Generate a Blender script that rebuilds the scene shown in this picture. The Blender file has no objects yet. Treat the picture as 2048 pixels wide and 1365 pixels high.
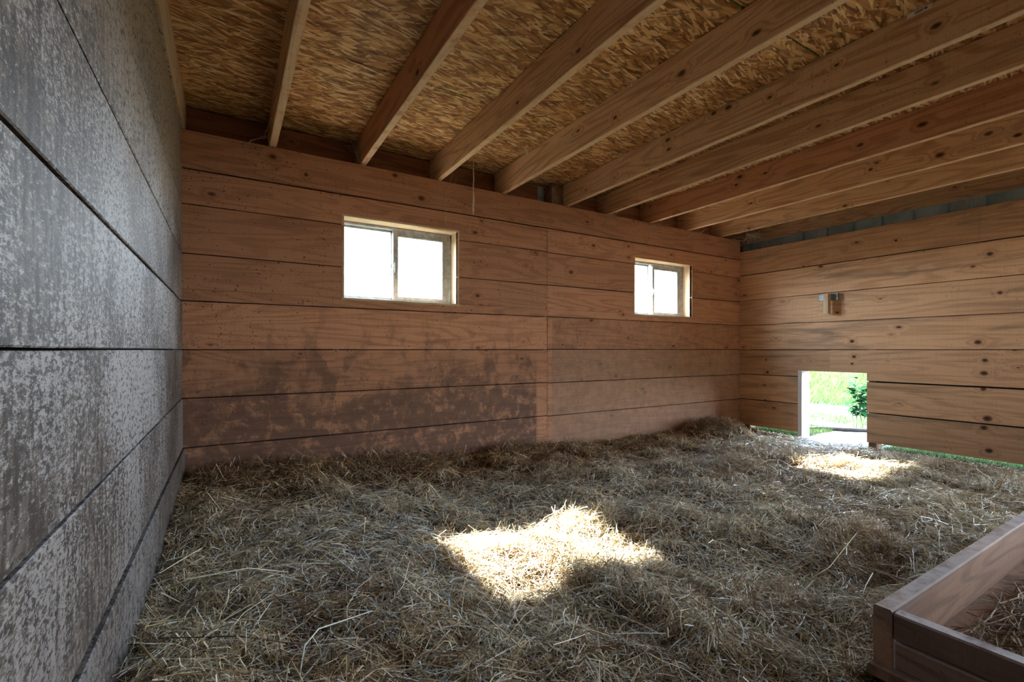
import bpy, math, random
import numpy as np
from mathutils import Vector, Matrix

SC = bpy.context.scene
COL = SC.collection
random.seed(7)
R = math.radians

# ------------------------------------------------------------------ camera, sky, sun, exposure
cam = bpy.data.cameras.new('camera')
camo = bpy.data.objects.new('camera', cam)
COL.objects.link(camo)
camo.location = (0, 0, 0.82)
camo.rotation_euler = (R(90), 0, R(-31.25))
cam.sensor_width = 36.0
cam.lens = 36.0 * 932 / 2048
cam.shift_y = (700 - 682.5) / 2048
cam.clip_start = 0.02
cam.clip_end = 300
SC.camera = camo

world = bpy.data.worlds.new('sky')
SC.world = world
world.use_nodes = True
wt = world.node_tree
wt.nodes.clear()
w_out = wt.nodes.new('ShaderNodeOutputWorld')
w_bg = wt.nodes.new('ShaderNodeBackground')
w_tc = wt.nodes.new('ShaderNodeTexCoord')
w_sep = wt.nodes.new('ShaderNodeSeparateXYZ')
w_rmp = wt.nodes.new('ShaderNodeValToRGB')
wt.links.new(w_tc.outputs['Generated'], w_sep.inputs[0])
wt.links.new(w_sep.outputs['Z'], w_rmp.inputs[0])
w_rmp.color_ramp.elements[0].position = 0.0
w_rmp.color_ramp.elements[0].color = (0.87, 0.94, 1.0, 1)
w_rmp.color_ramp.elements[1].position = 0.7
w_rmp.color_ramp.elements[1].color = (0.42, 0.66, 1.0, 1)
wt.links.new(w_rmp.outputs[0], w_bg.inputs['Color'])
w_bg.inputs['Strength'].default_value = 22.0
wt.links.new(w_bg.outputs[0], w_out.inputs[0])

sund = bpy.data.lights.new('sun', 'SUN')
sund.energy = 60.0
sund.angle = R(2.2)
sund.color = (1.0, 0.93, 0.82)
sun = bpy.data.objects.new('sun', sund)
COL.objects.link(sun)
SUN_DIR = Vector((0.075, -1.65, -1.36)).normalized()
sun.rotation_euler = SUN_DIR.to_track_quat('-Z', 'Y').to_euler()
sun.location = (2, 8, 7)

def portal(name, loc, rot, sx, sy):
    l = bpy.data.lights.new(name, 'AREA')
    l.shape = 'RECTANGLE'
    l.size, l.size_y = sx, sy
    l.cycles.is_portal = True
    o = bpy.data.objects.new(name, l)
    o.location = loc
    o.rotation_euler = rot
    COL.objects.link(o)
portal('portal_window', (1.022, 3.27, 1.414), (R(-90), 0, 0), 0.80, 0.53)
portal('portal_window', (3.618, 3.27, 1.414), (R(-90), 0, 0), 0.81, 0.53)
portal('portal_hatch', (5.12, 2.18, 0.26), (0, R(90), 0), 0.72, 0.56)
portal('portal_added_opening', (5.13, -0.70, 0.92), (0, R(90), 0), 1.84, 1.10)  # unseen opening, guessed and added to bring daylight onto the left wall

SC.view_settings.view_transform = 'Standard'
SC.view_settings.look = 'None'
SC.view_settings.exposure = 1.05
SC.view_settings.gamma = 1.0
SC.view_settings.use_curve_mapping = False
SC.cycles.use_denoising = True
SC.cycles.max_bounces = 10
SC.cycles.diffuse_bounces = 7
SC.cycles.transparent_max_bounces = 16
SC.cycles.sample_clamp_indirect = 6.0
SC.cycles.caustics_reflective = False
SC.cycles.caustics_refractive = False

# ------------------------------------------------------------------ node helper
class NT:
    def __init__(s, name):
        s.m = bpy.data.materials.new(name)
        s.m.use_nodes = True
        s.t = s.m.node_tree
        s.t.nodes.clear()
        s.out = s.t.nodes.new('ShaderNodeOutputMaterial')
    def set(s, sock, v):
        if isinstance(v, bpy.types.NodeSocket):
            s.t.links.new(v, sock)
        elif v is not None:
            if isinstance(v, (tuple, list)) and sock.type == 'RGBA' and len(v) == 3:
                v = (*v, 1)
            sock.default_value = v
    def n(s, typ, ins=None, **props):
        nd = s.t.nodes.new('ShaderNode' + typ)
        for k, v in props.items():
            setattr(nd, k, v)
        for k, v in (ins or {}).items():
            s.set(nd.inputs[k], v)
        return nd
    def math(s, op, a, b=None, c=None, clamp=False):
        nd = s.n('Math', operation=op, use_clamp=clamp)
        s.set(nd.inputs[0], a)
        if b is not None: s.set(nd.inputs[1], b)
        if c is not None: s.set(nd.inputs[2], c)
        return nd.outputs[0]
    def attr(s, name):
        return s.n('Attribute', attribute_name=name)
    def scale(s, vec, sc, loc=(0, 0, 0), rot=(0, 0, 0)):
        return s.n('Mapping', {'Vector': vec, 'Scale': sc, 'Location': loc, 'Rotation': rot}).outputs[0]
    def noise(s, vec, sc=1.0, det=3.0, rough=0.55, dist=0.0):
        return s.n('TexNoise', {'Vector': vec, 'Scale': sc, 'Detail': det, 'Roughness': rough, 'Distortion': dist}).outputs['Fac']
    def mr(s, v, a, b, c=0.0, d=1.0, interp='SMOOTHSTEP'):
        nd = s.n('MapRange', {'Value': v, 'From Min': a, 'From Max': b, 'To Min': c, 'To Max': d}, interpolation_type=interp)
        return nd.outputs[0]
    def mix(s, f, a, b, mode='MIX'):
        nd = s.n('Mix', data_type='RGBA', blend_type=mode)
        s.set(nd.inputs[0], f); s.set(nd.inputs[6], a); s.set(nd.inputs[7], b)
        return nd.outputs[2]
    def bump(s, h, strength=0.3, dist=0.01):
        return s.n('Bump', {'Height': h, 'Strength': strength, 'Distance': dist}).outputs[0]
    def bsdf(s, color, rough=0.8, normal=None, spec=0.3, metal=0.0, **kw):
        b = s.n('BsdfPrincipled', {'Base Color': color, 'Roughness': rough, 'Specular IOR Level': spec, 'Metallic': metal})
        if normal is not None: s.set(b.inputs['Normal'], normal)
        for k, v in kw.items(): s.set(b.inputs[k.replace('_', ' ')], v)
        s.t.links.new(b.outputs[0], s.out.inputs[0])
        return b

def wood(name, light, dark, knot=(0.10, 0.035, 0.015), stain=None, stain_amt=0.0, specks=0.25,
         rings=11.0, knots=1.0, rough=0.75, dirt_mask=None, grain=0.55, pale=None, bumpk=0.25, top_dust_light=0.0, under_pale=0.0, fixed=(), fscale=(1, 1, 1)):
    """sawn pine; 'gc' carries along / across / thickness plus an offset for each board, 'tint' its shade"""
    t = NT(name)
    gc = t.attr('gc').outputs['Vector']
    tint = t.attr('tint').outputs['Fac']
    # knots
    sg = t.n('SeparateXYZ', {0: gc})
    kv = t.n('CombineXYZ', {0: t.math('MULTIPLY', sg.outputs[0], 2.3), 1: t.math('MULTIPLY', t.math('ADD', sg.outputs[1], sg.outputs[2]), 4.4)}).outputs[0]
    v = t.n('TexVoronoi', {'Vector': kv, 'Scale': 1.0, 'Randomness': 1.0}, voronoi_dimensions='2D')
    kd = v.outputs['Distance']
    sc_ = t.n('SeparateColor', {0: v.outputs['Color']})
    gate = sc_.outputs[0]
    kd = t.math('ADD', kd, t.math('MULTIPLY', sc_.outputs[1], 0.045))
    gate = t.mr(gate, 0.42, 0.46, 0.25, 0.0)
    kd = t.math('ADD', kd, gate)
    kd = t.math('ADD', kd, t.math('MULTIPLY', t.noise(gc, 30, 2), 0.03))
    if fixed:                       # the large knots seen on these boards
        P = t.n('NewGeometry').outputs['Position']
        best = None
        for (cx, cy, cz, kr) in fixed:
            q = t.n('VectorMath', {0: P, 1: (cx, cy, cz)}, operation='SUBTRACT').outputs[0]
            q = t.n('VectorMath', {0: q, 1: tuple(f_ * 0.06 / kr for f_ in fscale)}, operation='MULTIPLY').outputs[0]
            ln = t.n('VectorMath', {0: q}, operation='LENGTH').outputs['Value']
            best = ln if best is None else t.math('MINIMUM', best, ln)
        kd = t.math('MINIMUM', kd, t.math('ADD', best, t.math('MULTIPLY', t.noise(gc, 45, 2), 0.02)))
    knotm = t.mr(kd, 0.050, 0.085, 1.0, 0.0)
    halo = t.mr(kd, 0.05, 0.24, 1.0, 0.0)
    # growth rings
    n1 = t.noise(t.scale(gc, (0.55, 5.0, 3.0)), 1.0, 2.0, 0.5, 0.35)
    n1 = t.math('ADD', n1, t.math('MULTIPLY', halo, 0.10))
    s1 = t.math('MULTIPLY', n1, rings * 6.2832)
    s1 = t.math('SINE', s1)
    ring = t.mr(s1, -0.3, 1.0, 0.0, 1.0)
    fine = t.noise(t.scale(gc, (2.5, 130, 90)), 1.0, 3.0, 0.6)
    big = t.noise(t.scale(gc, (0.9, 3.0, 2.0)), 1.0, 2.0)
    f = t.math('MULTIPLY', ring, grain)
    f = t.math('ADD', f, t.math('MULTIPLY', t.math('SUBTRACT', fine, 0.5), 1.5))
    f = t.math('ADD', f, t.math('MULTIPLY', t.math('SUBTRACT', big, 0.5), 0.7), clamp=True)
    col = t.mix(f, light, dark)
    col = t.mix(t.math('MULTIPLY', halo, 0.30), col, dark)
    col = t.mix(t.math('MULTIPLY', knotm, 0.85 * knots), col, knot)
    col = t.mix(t.mr(kd, 0.03, 0.055, 0.8 * knots, 0.0), col, (0.03, 0.012, 0.008))
    if pale is not None:
        pm = t.mr(t.noise(t.scale(gc, (1.6, 6, 3), (4, 1, 2)), 1.0, 3.0), 0.52, 0.72)
        col = t.mix(t.math('MULTIPLY', pm, 0.6), col, pale)
    if stain_amt:
        sn = t.noise(t.scale(gc, (0.9, 9.0, 5.0), (7, 3, 1)), 1.0, 4.0, 0.65, 0.6)
        col = t.mix(t.math('MULTIPLY', t.mr(sn, 0.50, 0.72), stain_amt), col, stain)
    # saw marks across the grain
    saw = t.noise(t.scale(gc, (190, 3.0, 3.0)), 1.0, 1.0)
    col = t.mix(t.mr(saw, 0.50, 0.75, 0.0, 0.16), col, dark)
    # fly specks and splashes
    sp = t.noise(gc, 70, 2.0, 0.6)
    spl = t.noise(gc, 3.0, 2.0)
    sp = t.math('ADD', sp, t.math('MULTIPLY', t.math('SUBTRACT', spl, 0.5), 0.22))
    col = t.mix(t.mr(sp, 0.66, 0.72, 0.0, min(.9, specks * 2.6)), col, (0.05, 0.025, 0.015))
    sc1 = t.noise(t.scale(gc, (1.0, 0.7, 1.0), (3, 8, 2), (0, 0, 0.5)), 26, 2.0, 0.5, 1.6)
    sc1 = t.math('ABSOLUTE', t.math('SUBTRACT', sc1, 0.5))
    scm = t.math('MULTIPLY', t.mr(sc1, 0.0, 0.012, 1.0, 0.0), t.mr(t.noise(gc, 7.0, 2.0), 0.60, 0.68))
    col = t.mix(t.math('MULTIPLY', scm, min(.8, specks * 2.2)), col, (0.06, 0.035, 0.025))
    col = t.mix(1.0, col, t.n('CombineColor', {0: tint, 1: tint, 2: tint}).outputs[0], 'MULTIPLY')
    if dirt_mask is not None:
        col = dirt_mask(t, col)
    if top_dust_light or under_pale:
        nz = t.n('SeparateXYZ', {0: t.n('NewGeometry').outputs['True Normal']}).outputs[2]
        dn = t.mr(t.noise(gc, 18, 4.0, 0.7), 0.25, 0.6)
        if top_dust_light:      # settled dust, with window light on upward faces put into the colour
            col = t.mix(t.math('MULTIPLY', t.mr(nz, 0.6, 0.9, 0.0, top_dust_light), dn), col, (0.52, 0.50, 0.49))
        if under_pale:    # pale rough sawn edge, brightened further to stand for light from below
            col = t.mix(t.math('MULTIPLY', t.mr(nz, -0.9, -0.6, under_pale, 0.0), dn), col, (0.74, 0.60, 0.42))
    h = t.math('ADD', t.math('MULTIPLY', fine, 0.6), t.math('MULTIPLY', saw, 0.5))
    h = t.math('ADD', h, t.math('MULTIPLY', ring, 0.15))
    t.bsdf(col, rough, t.bump(h, bumpk, 0.004), 0.25)
    return t.m

# manure and mud splashed on the lower back wall, left of the old partition line
def back_dirt(t, col):
    pos = t.n('NewGeometry').outputs['Position']
    sx = t.n('SeparateXYZ', {0: pos})
    x, z = sx.outputs[0], sx.outputs[2]
    big = t.noise(pos, 2.6, 4.0, 0.62, 0.3)
    fine = t.noise(t.scale(pos, (1, 1, 0.8)), 16, 4.0, 0.7, 0.2)
    edge = t.math('MULTIPLY', t.math('SUBTRACT', big, 0.5), 1.1)
    top = t.mr(t.math('ADD', z, edge), 0.42, 0.86, 1.0, 0.0)
    lim = t.mr(x, 2.100, 2.125, 1.0, 0.0)
    fn = t.noise(pos, 11, 6.0, 0.72, 0.3)
    br = t.mr(t.math('ADD', fn, t.math('MULTIPLY', top, 0.10)), 0.44, 0.62, 0.10, 0.90)
    m = t.math('MULTIPLY', t.math('MULTIPLY', top, lim), br)
    # light soiling above
    up = t.mr(z, 0.65, 1.25, 0.62, 0.0)
    up = t.math('MULTIPLY', t.math('MULTIPLY', up, lim), t.mr(t.noise(t.scale(pos, (1, 1, .55)), 6.5, 5.0, 0.68, 0.2), 0.50, 0.62))
    # right of the joint: a cleaner strip then a weak film of dust
    r1 = t.mr(x, 2.262, 2.270)
    r1 = t.math('MULTIPLY', r1, t.mr(z, 1.085, 1.092, 1.0, 0.0))
    r1 = t.math('MULTIPLY', r1, t.mr(fine, 0.35, 0.65, 0.10, 0.35))
    # streaked splashes just below the windows
    m = t.math('MAXIMUM', t.math('MULTIPLY', m, 0.90), t.math('MAXIMUM', up, r1))
    tan = t.math('MULTIPLY', t.mr(x, 2.262, 2.270), t.mr(z, 0.820, 0.826, 0.42, 0.0))
    col = t.mix(tan, col, (0.42, 0.30, 0.21))
    return t.mix(m, col, t.mix(fine, (0.062, 0.036, 0.034), (0.15, 0.095, 0.066)))

M = {}
M['back'] = wood('pine_back_wall', (0.54, 0.285, 0.165), (0.275, 0.125, 0.072), specks=0.36, dirt_mask=back_dirt, knots=0.8, grain=0.4, fscale=(.7, .02, 1),
    fixed=[(x, 3.1, z, q) for x, z, q in ((.222, 1.965, .016), (.957, 1.998, .014), (1.144, 1.875, .018), (2.463, 1.473, .015), (1.614, 1.785, .008), (1.581, 1.222, .014), (.403, 1.894, .010),
                                          (2.577, .563, .012), (3.692, .649, .016), (4.309, .673, .012), (2.976, .586, .018), (3.345, .42, .012), (2.373, .862, .006))])
M['right'] = wood('pine_right_wall', (0.64, 0.40, 0.235), (0.37, 0.20, 0.110), stain=(0.115, 0.095, 0.075), stain_amt=0.62, specks=0.16, grain=0.4, fscale=(.02, .8, 1),
    fixed=[(4.833, y, z, q) for y, z, q in ((1.131, .306, .022), (1.15, .235, .018), (1.123, .068, .018), (1.145, .741, .014), (1.15, .644, .018), (1.153, .524, .014), (1.999, .757, .014), (2.015, .693, .010),
                                            (2.015, .897, .016), (1.183, .877, .018), (2.792, .584, .014), (2.808, .715, .008), (1.118, 1.533, .016), (1.689, 1.748, .010), (1.065, 1.238, .012))])
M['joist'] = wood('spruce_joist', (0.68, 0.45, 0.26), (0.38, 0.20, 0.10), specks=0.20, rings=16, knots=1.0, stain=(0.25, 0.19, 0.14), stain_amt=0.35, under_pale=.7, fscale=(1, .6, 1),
    fixed=[(2.418, y, z, q) for y, z, q in ((1.622, 2.195, .014), (1.714, 2.201, .012), (2.048, 2.175, .012), (2.04, 2.111, .010), (1.07, 2.147, .008), (.713, 2.117, .012), (1.385, 2.142, .008))]
        + [(1.80, 1.445, 2.107, .015), (1.80, 1.883, 2.089, .010)]
        + [(3.965, y, z, q) for y, z, q in ((.924, 2.142, .014), (1.151, 2.092, .016), (1.536, 2.125, .010), (.80, 2.084, .012))])
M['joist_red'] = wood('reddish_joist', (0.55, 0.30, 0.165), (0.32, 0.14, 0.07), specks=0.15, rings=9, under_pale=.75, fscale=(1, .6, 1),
    fixed=[(3.421, y, z, q) for y, z, q in ((1.072, 2.122, .016), (1.382, 2.12, .012), (2.198, 2.176, .014), (2.228, 2.122, .010))] + [(.73, 1.49, 2.10, .016), (.73, 2.03, 2.08, .014)])
M['rim'] = wood('rim_board', (0.34, 0.16, 0.085), (0.17, 0.07, 0.038), specks=0.3, rings=9)
M['box'] = wood('weathered_box_board', (0.28, 0.165, 0.10), (0.14, 0.078, 0.05), specks=0.2, stain=(0.10, 0.085, 0.08), stain_amt=0.6, top_dust_light=.6)
M['box_dark'] = wood('dark_box_board', (0.19, 0.115, 0.09), (0.09, 0.05, 0.04), specks=0.3, stain=(0.07, 0.055, 0.055), stain_amt=0.7, top_dust_light=.85)
M['block'] = wood('pale_block', (0.66, 0.50, 0.33), (0.42, 0.25, 0.12), specks=0.1)
M['jamb'] = wood('painted_jamb', (0.80, 0.78, 0.76), (0.70, 0.68, 0.67), specks=0.04, knots=0.1, grain=0.2)
M['reveal'] = wood('window_lining', (0.62, 0.47, 0.30), (0.42, 0.27, 0.15), specks=0.1, knots=0.2, stain=(0.45, 0.45, 0.42), stain_amt=0.5)

def limed():
    t = NT('limed_left_wall')
    gc = t.attr('gc').outputs['Vector']
    tint = t.attr('tint').outputs['Fac']
    pos = t.n('NewGeometry').outputs['Position']
    z = t.n('SeparateXYZ', {0: pos}).outputs[2]
    grain = t.noise(t.scale(gc, (60, 9, 9)), 1.0, 3.0, 0.6)           # fine upright saw streaks
    base = t.mix(t.mr(grain, 0.35, 0.65), (0.050, 0.038, 0.030), (0.145, 0.118, 0.096))
    # bare tan wood towards the top boards
    top = t.mr(t.math('ADD', z, t.math('MULTIPLY', t.noise(pos, 2.0, 2.0), 0.7)), 1.55, 2.25)
    base = t.mix(top, base, t.mix(grain, (0.27, 0.21, 0.14), (0.42, 0.34, 0.23)))
    splash = t.noise(t.scale(gc, (1.1, 1.0, 1)), 2.4, 3.0, 0.5)
    n = t.noise(t.scale(gc, (0.55, 1.0, 1)), 130, 4.0, 0.85)
    n = t.math('ADD', n, t.math('MULTIPLY', t.math('SUBTRACT', splash, 0.5), 0.5))
    n = t.math('ADD', n, t.math('MULTIPLY', t.math('SUBTRACT', grain, 0.5), 0.16))
    lim = t.mr(n, 0.465, 0.56)
    low = t.mr(z, 0.25, 0.75, 0.35, 0.9)
    lim = t.math('MULTIPLY', lim, t.math('MULTIPLY', low, t.mr(top, 0, 1, 1.0, 0.25)))
    col = t.mix(lim, base, (0.40, 0.39, 0.385))
    # soiled upright runs
    run = t.noise(t.scale(gc, (14, 1.6, 1)), 1.0, 4.0, 0.6, 0.2)
    col = t.mix(t.mr(run, 0.58, 0.74, 0.0, 0.45), col, (0.10, 0.085, 0.07))
    sp = t.noise(t.scale(gc, (.55, 1, 1)), 80, 2.0, 0.7)
    col = t.mix(t.mr(sp, 0.55, 0.61, 0.0, 0.85), col, (0.045, 0.035, 0.03))
    sp2 = t.noise(t.scale(gc, (1.6, 1, 1)), 28, 2.0, 0.6)
    col = t.mix(t.mr(sp2, 0.70, 0.73, 0.0, 0.9), col, (0.03, 0.022, 0.02))
    col = t.mix(1.0, col, t.n('CombineColor', {0: tint, 1: tint, 2: tint}).outputs[0], 'MULTIPLY')
    h = t.math('ADD', t.math('MULTIPLY', grain, 0.7), t.math('MULTIPLY', n, 0.7))
    t.bsdf(col, 0.62, t.bump(h, 0.45, 0.003), 0.35)
    return t.m
M['limed'] = limed()

def osb():
    t = NT('strand_board')
    pos = t.n('NewGeometry').outputs['Position']
    warp = t.n('TexNoise', {'Vector': pos, 'Scale': 3.0, 'Detail': 2.0}).outputs['Color']
    p = t.n('VectorMath', {0: pos, 1: t.n('VectorMath', {0: warp, 1: (0.05, 0.05, 0)}, operation='MULTIPLY').outputs[0]}, operation='ADD').outputs[0]
    def layer(rot, sx, sy, loc):
        q = t.scale(t.scale(p, (1, 1, 0.0), loc, (0, 0, rot)), (sx, sy, 1))
        v = t.n('TexVoronoi', {'Vector': q, 'Scale': 1.0, 'Randomness': 1.0})
        c = t.n('SeparateColor', {0: v.outputs['Color']})
        st = t.noise(t.scale(q, (0.5, 9, 1)), 1.0, 2.0)
        return c.outputs[0], c.outputs[1], v.outputs['Distance'], st
    a = layer(0.10, 10, 46, (0, 0, 0))
    b = layer(-0.45, 10, 50, (3.1, 1.7, 0))
    c = layer(0.95, 16, 44, (7.3, 5.1, 0))
    m1 = t.math('GREATER_THAN', a[1], 0.52)
    m2 = t.math('GREATER_THAN', b[1], 0.66)
    def pick(i):
        x = t.n('Mix', {0: m1, 2: a[i], 3: b[i]}, data_type='FLOAT').outputs[0]
        return t.n('Mix', {0: t.math('MULTIPLY', m1, m2), 2: x, 3: c[i]}, data_type='FLOAT').outputs[0]
    v, d, st = pick(0), pick(2), pick(3)
    fac = t.math('ADD', t.math('MULTIPLY', v, 0.72), t.math('MULTIPLY', t.math('SUBTRACT', st, 0.42), 0.75))
    r = t.n('ValToRGB', {0: fac})
    e = r.color_ramp.elements
    e[0].position = 0.0; e[0].color = (0.26, 0.10, 0.035, 1)
    e[1].position = 0.95; e[1].color = (0.95, 0.74, 0.42, 1)
    x = e.new(0.3); x.color = (0.50, 0.26, 0.09, 1)
    x = e.new(0.62); x.color = (0.70, 0.42, 0.17, 1)
    col = r.outputs[0]
    col = t.mix(t.mr(d, 0.45, 0.75, 0.0, 0.6), col, (0.13, 0.05, 0.02))
    e1 = layer(-0.2, 17, 120, (1.3, 9.1, 0))
    e2 = layer(0.6, 19, 110, (5.3, 2.1, 0))
    col = t.mix(t.math('MULTIPLY', t.math('GREATER_THAN', e1[1], 0.90), 0.7), col, (0.95, 0.76, 0.46))
    col = t.mix(t.math('MULTIPLY', t.math('GREATER_THAN', e2[1], 0.91), 0.7), col, (0.80, 0.56, 0.30))
    col = t.mix(t.math('MULTIPLY', t.math('LESS_THAN', e1[1], 0.09), 0.75), col, (0.12, 0.05, 0.02))
    big = t.noise(pos, 1.3, 3.0, 0.6)
    col = t.mix(t.mr(big, 0.5, 0.75, 0.0, 0.35), col, (0.22, 0.12, 0.06))
    t.bsdf(col, 0.6, t.bump(t.math('ADD', v, d), 0.35, 0.004), 0.3)
    return t.m
M['osb'] = osb()

def simple(name, col, rough=0.8, spec=0.3, metal=0.0, ns=20, var=0.25, bump=0.2, **kw):
    t = NT(name)
    pos = t.n('TexCoord').outputs['Object']
    n = t.noise(pos, ns, 4.0, 0.6)
    d = tuple(c * (1 - var) for c in col); l = tuple(min(1, c * (1 + var)) for c in col)
    c = t.mix(t.mr(n, 0.3, 0.7), d, l)
    t.bsdf(c, rough, t.bump(n, bump, 0.004), spec, metal, **kw)
    return t.m
M['siding'] = simple('blue_grey_siding', (0.60, 0.77, 0.85), 0.4, 0.4, 0.0, 6, 0.15, 0.02)
M['black'] = simple('flat_black', (0.012, 0.011, 0.010), 0.95, 0.1, 0, 30, 0.2)  # near black; added behind plank gaps as their shade, also nail heads
M['stud'] = simple('stud_timber', (0.25, 0.16, 0.10), 0.9)  # brown timber with slight noise variation
M['frame'] = simple('dusty_aluminium', (0.34, 0.35, 0.35), 0.6, 0.3, 0.0, 35, 0.25, 0.1)
M['latch'] = simple('latch_metal', (0.45, 0.47, 0.48), 0.35, 0.5, 0.7, 40, 0.2, 0.1)
M['web'] = simple('dusty_web', (0.42, 0.34, 0.26), 0.9, 0.1, 0, 60, 0.3)
M['string'] = simple('pale_string', (0.66, 0.55, 0.42), 0.9, 0.1, 0, 60, 0.2)
M['tag'] = simple('paper_tag', (0.66, 0.65, 0.60), 0.8, 0.2, 0, 30, 0.06)
M['ink'] = simple('ink', (0.10, 0.10, 0.10), 0.8, 0.2, 0, 30, 0.2)
M['fluff'] = simple('white_fluff', (0.80, 0.80, 0.80), 0.9, 0.1, 0, 60, 0.1)
M['plate'] = simple('zinc_strip', (0.20, 0.25, 0.27), 0.45, 0.5, 0.5, 30, 0.2)
M['boxfloor'] = simple('dirty_plywood', (0.24, 0.135, 0.08), 0.85, 0.2, 0, 14, 0.4)
M['green_paint'] = simple('green_edge_paint', (0.045, 0.16, 0.05), 0.7, 0.2, 0, 60, 0.4)
M['leaf'] = simple('weed_leaf', (0.006, 0.030, 0.008), 0.8, 0.02, 0, 12, 0.35)
M['stem'] = simple('weed_stem', (0.10, 0.16, 0.04), 0.7)
M['log'] = simple('bleached_log', (0.022, 0.016, 0.012), 0.9, 0.2, 0, 25, 0.35, 0.5)

def glass():
    t = NT('window_glass')
    tr = t.n('BsdfTransparent', {'Color': (0.93, 0.96, 0.97)})
    gl = t.n('BsdfGlossy', {'Color': (1, 1, 1), 'Roughness': 0.02})
    mx = t.n('MixShader', {0: 0.06})
    t.t.links.new(tr.outputs[0], mx.inputs[1]); t.t.links.new(gl.outputs[0], mx.inputs[2])
    t.t.links.new(mx.outputs[0], t.out.inputs[0])
    return t.m
M['glass'] = glass()

def soil(name, c1, c2, c3, ns):
    t = NT(name)
    pos = t.n('NewGeometry').outputs['Position']
    n = t.noise(pos, ns, 5.0, 0.7)
    n2 = t.noise(pos, ns * 9, 3.0, 0.7)
    col = t.mix(t.mr(n, 0.35, 0.65), c1, c2)
    col = t.mix(t.mr(n2, 0.5, 0.66), col, c3)
    t.bsdf(col, 0.95, t.bump(t.math('ADD', n, n2), 0.6, 0.02), 0.1)
    return t.m
M['soil'] = soil('litter_soil', (0.055, 0.035, 0.022), (0.12, 0.08, 0.05), (0.22, 0.16, 0.095), 14)
M['outside'] = soil('meadow_ground', (0.012, 0.018, 0.006), (0.025, 0.026, 0.014), (0.010, 0.020, 0.005), 3)
M['path'] = soil('trodden_ground', (0.017, 0.014, 0.012), (0.030, 0.026, 0.023), (0.006, 0.005, 0.004), 5)
M['sheet_ground'] = soil('dusty_threshold', (0.15, 0.125, 0.11), (0.22, 0.19, 0.18), (0.09, 0.07, 0.06), 16)

def strands(name, rough=0.42, spec=0.6, transl=0.15):
    t = NT(name)
    c = t.attr('shade').outputs['Color']
    b = t.n('BsdfPrincipled', {'Base Color': c, 'Roughness': rough, 'Specular IOR Level': spec})
    tr = t.n('BsdfTranslucent', {'Color': c})
    mx = t.n('MixShader', {0: transl})
    t.t.links.new(b.outputs[0], mx.inputs[1]); t.t.links.new(tr.outputs[0], mx.inputs[2])
    t.t.links.new(mx.outputs[0], t.out.inputs[0])
    return t.m
M['hay'] = strands('hay_stalk')
M['straw'] = strands('dull_straw', 0.7, 0.15, 0.05)
M['grass'] = strands('grass_blade', 0.7, 0.08, 0.35)

# ------------------------------------------------------------------ object helpers
def tag(o, label=None, cat=None, group=None, kind=None):
    if label: o['label'] = label
    if cat: o['category'] = cat
    if group: o['group'] = group
    if kind: o['kind'] = kind
    return o

def empty(name, loc, label=None, cat=None, group=None, kind=None, rz=0.0):
    o = bpy.data.objects.new(name, None)
    COL.objects.link(o)
    o.location = loc; o.rotation_euler = (0, 0, rz); o.empty_display_size = 0.05
    return tag(o, label, cat, group, kind)

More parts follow.
